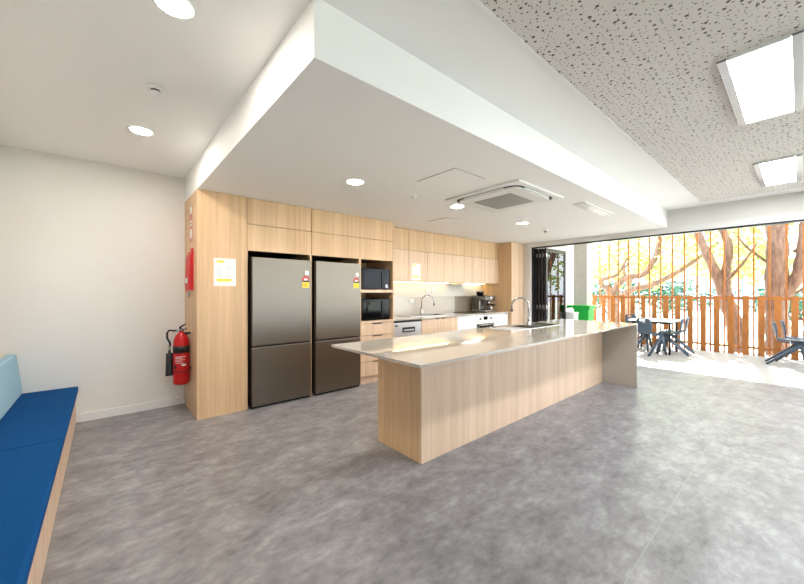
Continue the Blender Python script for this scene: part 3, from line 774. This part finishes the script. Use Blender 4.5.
leaf_door('door_2', (7.6, 3.945, 0), (8.4, 3.95, 0), True)
leaf_door('door_3', (7.6, 3.87, 0), (8.4, 3.88, 0), True)
leaf_door('door_4', (7.6, 3.795, 0), (8.62, 3.80, 0), False)
struct('trim_7', B(XR+.02, XR+.13, OY1-.045, OY1-.001, 0, OZ-.037), 'charcoal_frame', 'dark door jamb at the kitchen side of the deck opening')

# green wheelie bin and a white box
bx, by = 9.35, 3.64
r = thing('wheelie_bin', 'green wheelie bin on the deck in front of the concrete column', 'bin', (bx, by, 0))
m = MB(); bm = m.bm; R4 = lambda hx, hy, z, oy=0: [bm.verts.new((bx+sx*hx, by+sy*hy+oy, z)) for sx, sy in ((-1, -1), (1, -1), (1, 1), (-1, 1))]
a = R4(.16, .15, .03); b = R4(.18, .17, .95); c = R4(.2, .2, .96); d = R4(.2, .2, 1.0)
bm.faces.new(a[::-1]); bm.faces.new(d)
for p, q in ((a, b), (b, c), (c, d)):
    for i in range(4): bm.faces.new((p[i], p[(i+1) % 4], q[(i+1) % 4], q[i]))
m.build('body', 'green_plastic', r)
B(bx-.24, bx+.2, by-.22, by+.34, 1.002, 1.06, .012).build('lid', 'green_plastic', r)
MB().cyl((bx-.18, by+.36, .99), (bx+.18, by+.36, .99), .016).build('handle', 'green_plastic', r)
for sx in (-1, 1): MB().cyl((bx+sx*.175, by+.2, .1), (bx+sx*.215, by+.2, .1), .098, seg=24).build('wheel', 'black_matte', r)
r = thing('storage_box', 'white lidded storage box on the deck left of the green bin', 'box', (8.9, 3.72, 0))
B(8.7, 8.95, 3.62, 4.15, 0.0, .86, .015).build('body', 'white_plastic', r)
B(8.69, 8.96, 3.61, 4.16, .862, .9, .012).build('lid', 'white_plastic', r)

# moulded one-piece chairs
def make_chair():
    r = thing('moulded_chair', 'x', 'chair', (0, 0, 0), 'grey-blue moulded plastic chairs on the deck')
    prof = [(-.275, .815), (-.272, .79), (-.262, .73), (-.245, .66), (-.23, .6), (-.222, .55), (-.215, .51), (-.195, .475), (-.15, .457), (-.05, .448), (.07, .452), (.15, .455), (.19, .445), (.205, .42)]
    wid = [.12, .155, .175, .185, .185, .18, .175, .18, .195, .205, .205, .2, .195, .185]
    nx = 10; bm = bmesh.new(); V = []
    for (y, z), w in zip(prof, wid):
        row = []
        for k in range(nx+1):
            t_ = -1+2*k/nx; back = max(0, min(1, (z-.5)/.2)); cup = .045*back*t_*t_; dip = .02*(1-back)*(t_*t_)
            row.append(bm.verts.new((w*t_, y+cup, z+dip)))
        V.append(row)
    for i in range(len(V)-1):
        for k in range(nx):
            if i == 1 and 3 <= k <= 6: continue        # grip slot through the top of the back
            f = bm.faces.new((V[i][k], V[i][k+1], V[i+1][k+1], V[i+1][k])); f.smooth = True
    bmesh.ops.recalc_face_normals(bm, faces=bm.faces)
    bmesh.ops.solidify(bm, geom=bm.faces[:], thickness=.016)
    m = MB(); m.bm.free(); m.bm = bm; m.build('seat_shell', 'chair_plastic', r)
    for sx in (-1, 1):
        l = MB().tube([(sx*.17, .12, .43), (sx*.185, -.06, .27), (sx*.205, -.33, .012)], [.038, .036, .03], 10, .6).build('leg', 'chair_plastic', r)
        MB().tube([(sx*.205, -.33, .012), (sx*.206, -.343, .0)], [.031, .031], 10, .6).build('foot', 'chair_foot', l)
        l = MB().tube([(sx*.17, .12, .43), (sx*.185, .16, .24), (sx*.2, .21, .012)], [.038, .036, .03], 10, .6).build('leg', 'chair_plastic', r)
        MB().tube([(sx*.2, .21, .012), (sx*.2, .213, .0)], [.031, .031], 10, .6).build('foot', 'chair_foot', l)
        MB().tube([(sx*.175, -.2, .455), (sx*.17, .0, .435), (sx*.17, .12, .432)], [.016, .02, .026], 8, .7).build('side_rib', 'chair_plastic', r)
    return r
proto = make_chair()
chairs = [  # x, y, heading of the seat front, label
    (9.36, 2.22, math.radians(-22), 'grey-blue moulded chair with its back to the island at the white deck table'),
    (9.74, 1.95, math.radians(100), 'grey-blue moulded chair seen side-on right of the deck table, nearer of the pair'),
    (10.27, 1.95, math.radians(102), 'grey-blue moulded chair seen side-on right of the deck table, next to the fence'),
    (10.42, 2.74, math.radians(-120), 'grey-blue moulded chair behind the left end of the deck table, mostly hidden by the island'),
    (9.97, .1, math.radians(-86), 'grey-blue moulded chair at the right edge of the photo, nearer of the two'),
    (10.5, .0, math.radians(-86), 'grey-blue moulded chair at the right edge of the photo, next to the fence'),
]
for i, (x, y, h, lab) in enumerate(chairs):
    o = proto if i == 0 else copy_tree(proto)
    o.location = (x, y, 0); o.rotation_euler = (0, 0, h-PI/2); o['label'] = lab

def table(cx, cy, lx, ly, rot, label):
    r = thing('deck_table', label, 'table', (0, 0, 0), 'white tables on the deck')
    B(-lx/2, lx/2, -ly/2, ly/2, .725, .75, .006).build('tabletop', 'white_plastic', r)
    MB().frame(-lx/2+.06, lx/2-.06, -ly/2+.06, ly/2-.06, .68, .7245, .03, 'z').build('apron', 'black_matte', r)
    for sx in (-1, 1):
        for sy in (-1, 1):
            MB().cyl((sx*(lx/2-.08), sy*(ly/2-.08), 0), (sx*(lx/2-.08), sy*(ly/2-.08), .679), .02).build('leg', 'black_matte', r)
    r.location = (cx, cy, 0); r.rotation_euler = (0, 0, rot)
table(9.8, 2.24, .8, .86, 0, 'white rectangular table on the deck behind the island end')
table(9.6, -.44, .8, .86, 0, 'white table on the deck cut by the right edge of the photo')

# ------------------------------------------------------------------ trees beyond the fence
def smooth(pts, n=6):
    P = [Vector(p) for p in pts]; out = []
    for i in range(len(P)-1):
        p0, p1, p2, p3 = P[max(i-1, 0)], P[i], P[i+1], P[min(i+2, len(P)-1)]
        for k in range(n):
            t_ = k/n; out.append(.5*((2*p1)+(p2-p0)*t_+(2*p0-5*p1+4*p2-p3)*t_*t_+(3*p1-p0-3*p2+p3)*t_**3))
    out.append(P[-1]); return out
def limb(pts, r0, r1, seg=10):
    P = smooth(pts); n = len(P); m = MB()
    m.tube(P, [(r0+(r1-r0)*i/(n-1))*(1+.09*math.sin(i*1.7+r0*40)) for i in range(n)], seg); return m
def leaves(blobs, n, size):
    m = MB(); bm = m.bm
    for _ in range(n):
        c, R = random.choice(blobs); c = Vector(c)
        d = Vector((random.gauss(0, 1), random.gauss(0, 1), random.gauss(0, .6)))*R*.5
        p = c+d; a = Vector((random.uniform(-1, 1), random.uniform(-1, 1), random.uniform(-.6, .6))).normalized()
        b = a.orthogonal().normalized(); b = Matrix.Rotation(random.uniform(0, 6.3), 3, a) @ b
        s = size*random.uniform(.6, 1.3)
        q = [p-a*s, p-a*s*.2+b*s*.42, p+a*s, p-a*s*.2-b*s*.42]
        bm.faces.new([bm.verts.new(x) for x in q])
    return m
def tree(label, loc, trunk, limbs, blobs, n, size, mat):
    r = thing('tree', label, 'tree', loc, 'trees beyond the fence')
    limb(*trunk).build('trunk', 'bark', r)
    for l in limbs: limb(*l).build('limb', 'bark', r)
    f = leaves(blobs, n, size).build('foliage', mat, r); f['kind'] = 'stuff'
    return r
X1 = 12.3
tree('forked brown tree trunk beyond the fence, left of the thick trunk', (X1, 1.1, -.25),
     ([(X1, 1.02, -.25), (X1, 1.1, .5), (X1, 1.24, 1.1), (X1, 1.3, 1.45)], .2, .14),
     [([(X1, 1.3, 1.3), (X1, 1.5, 2.0), (X1+.1, 1.78, 2.8), (X1+.2, 2.05, 3.6), (X1+.3, 2.5, 4.8)], .125, .07),
      ([(X1, 1.28, 1.3), (X1+.1, 1.27, 2.0), (X1+.1, 1.22, 2.6), (X1+.1, 1.4, 3.3), (X1+.2, 1.5, 4.4)], .11, .07),
      ([(X1, 1.32, 1.6), (X1-.2, .95, 2.1), (X1-.1, .7, 2.6)], .05, .02)],
     [((13, 1.6, 4.2), 1.3), ((13.5, 1.2, 3.2), 1.0), ((13.5, 2.2, 2.9), .8), ((13.0, .9, 2.5), .7), ((13.8, .6, 3.6), .9), ((14.5, 2.9, 3.5), 1.2)], 750, .11, 'leaf_yellow')
tree('thick straight tree trunk beyond the fence at the right of the photo', (X1, .36, -.25),
     ([(X1, .36, -.25), (X1, .36, .4), (X1, .38, 1.4), (X1, .36, 2.4), (X1, .36, 3.4), (X1, .3, 4.8)], .215, .18, 14),
     [([(X1, .25, 1.3), (X1, .05, 1.75), (X1, -.05, 2.4), (X1+.1, -.12, 3.2), (X1+.2, -.4, 4.6)], .13, .1),
      ([(X1, .5, 2.1), (X1-.1, .85, 2.5), (X1-.1, 1.0, 2.75), (X1-.1, 1.12, 2.95)], .035, .018),
      ([(X1, .1, 2.35), (X1-.1, -.3, 2.65), (X1-.1, -.6, 2.75)], .04, .02),
      ([(X1, .1, 1.35), (X1-.1, -.25, 1.6), (X1-.1, -.7, 1.75)], .035, .02)],
     [((13.2, -.1, 4.0), 1.2), ((13.5, -.6, 2.8), .9), ((13.2, .8, 3.4), .9), ((13.6, .9, 2.0), .7), ((14, -.3, 1.9), .9)], 800, .12, 'leaf_yellow')
X3 = 14
tree('spreading tree with long curved limbs beyond the left part of the fence', (X3, 5.0, -.25),
     ([(X3, 4.3, -.25), (X3, 4.4, .5), (X3, 4.5, 1.1), (X3, 4.6, 1.55)], .26, .15),
     [([(X3, 4.5, 1.3), (X3, 4.23, 1.76), (X3, 3.95, 1.93), (X3, 3.58, 1.98), (X3, 3.36, 2.2), (X3, 3.14, 2.7), (X3, 3.03, 3.4), (X3, 3.0, 4.4)], .12, .07),
      ([(X3, 4.55, 1.4), (X3, 4.85, 1.78), (X3, 4.7, 1.9), (X3, 4.3, 2.05), (X3, 4.0, 2.6)], .1, .04),
      ([(X3-.1, 4.4, 1.0), (X3-.1, 3.88, 1.45), (X3-.1, 3.27, 1.64), (X3-.1, 2.65, 1.98), (X3, 2.2, 2.35), (X3, 1.6, 2.9)], .12, .05),
      ([(X3, 4.05, 1.9), (X3, 4.1, 2.2), (X3, 3.95, 2.5), (X3, 4.0, 3.1)], .05, .02)],
     [((14.6, 4.6, 2.4), .9), ((14.6, 3.4, 3.4), 1.1), ((14.6, 2.6, 3.0), 1.0), ((15, 4.9, 3.4), 1.2), ((14.8, 2.0, 2.4), .8), ((15, 3.6, 2.2), .7), ((14.4, 5.4, 2.0), .9), ((15, 4, 4.6), 1.4)], 1150, .12, 'leaf_yellow')
tree('green leafy tree far behind the curved limbs', (22, 6.2, -.25),
     ([(22, 6.2, -.25), (22, 6.3, 1.2), (22.1, 6.1, 2.6)], .25, .12),
     [([(22, 6.2, 2), (22.2, 5.3, 3), (22.2, 4.6, 3.6)], .1, .04), ([(22, 6.2, 2), (22.2, 7.0, 3.2), (22.2, 7.6, 4)], .1, .04)],
     [((22, 5.6, 3.0), 1.3), ((22, 6.8, 3.6), 1.4), ((22, 4.8, 2.5), .9), ((22, 7.6, 2.6), 1.1), ((22.3, 6, 5), 1.6)], 900, .2, 'leaf_green')
tree('green leafy tree far beyond the fence between the two trunks', (24, 2.3, -.25),
     ([(24, 2.3, -.25), (24, 2.4, 1.2), (24.1, 2.3, 2.8)], .22, .1),
     [([(24, 2.35, 2), (24.2, 1.5, 3), (24.2, 1.0, 3.8)], .09, .03)],
     [((24, 2.4, 3.6), 1.4), ((24, 1.4, 3.2), 1.1), ((24, 3.2, 2.8), 1.1), ((24.3, 2, 5), 1.6)], 800, .2, 'leaf_yellow')
def hedge(x, y, lx, ly, h, label):
    bl = []
    for k in range(10): bl.append(((x+random.uniform(-lx, lx)/2, y+random.uniform(-ly, ly)/2, h*random.uniform(.35, .8)), h*.7))
    r = thing('shrub', label, 'shrub', (x, y, -.25), 'shrubs across the park')
    f = leaves(bl, 700, .22).build('foliage', 'hedge_leaf', r); f['kind'] = 'stuff'
    m = MB()
    for k in range(5): m.tube([(x+random.uniform(-.2, .2), y+random.uniform(-.3, .3), -.25), (x+random.uniform(-.5, .5), y+random.uniform(-1, 1), h*.6)], [.06, .03], 6)
    m.build('stems', 'bark', r)
hedge(27, 9.2, 2, 3.5, 2.6, 'dark green shrub across the park seen past the concrete column')
hedge(29, 6.0, 2, 3.0, 2.4, 'dark green shrub across the park behind the curved limbs')
hedge(31, .2, 2, 3.4, 1.9, 'dark green shrub across the park behind the thick trunk')
r = thing('far_building', 'long pale low building far across the park', 'building', (44, 5, -.25))
B(43, 48, -4, 9, -.25, 2.4).build('wall', 'far_wall', r)
MB().prism([(-4.4, 2.41), (9.4, 2.41), (8.6, 3.1), (-3.6, 3.1)], 42.6, 48.4, 'x').build('roof', 'far_roof', r)
for k in range(6): B(42.96, 42.995, -3+k*2, -2+k*2, .6, 1.7).build('window', 'far_window', r)

# ------------------------------------------------------------------ light
wd = bpy.data.worlds.new('World'); S.world = wd; wd.use_nodes = True
nt = wd.node_tree; bg = nt.nodes['Background']
bg.inputs['Color'].default_value = (.84, .92, 1, 1); bg.inputs['Strength'].default_value = 2.3
sl = bpy.data.lights.new('sun', 'SUN'); sl.energy = 8.5; sl.angle = math.radians(.6); sl.color = (1, .97, .92)
so = bpy.data.objects.new('sun', sl); C.objects.link(so)
sd = Vector((-.92, -.39, -.84)).normalized()
so.rotation_euler = sd.to_track_quat('-Z', 'Y').to_euler(); so.location = (20, 8, 15)

# ------------------------------------------------------------------ camera
cd = bpy.data.cameras.new('camera'); cam = bpy.data.objects.new('camera', cd); C.objects.link(cam)
th = math.atan2(398, 344)
cam.location = (0, 0, 1.4); cam.rotation_euler = (PI/2, 0, th-PI/2)
cd.sensor_width = 36; cd.lens = 36*344/804; cd.clip_start = .02; cd.clip_end = 200
S.camera = cam
S.view_settings.view_transform = 'Standard'; S.view_settings.look = 'None'
S.view_settings.exposure = 1.68; S.view_settings.gamma = 1; S.view_settings.use_curve_mapping = False
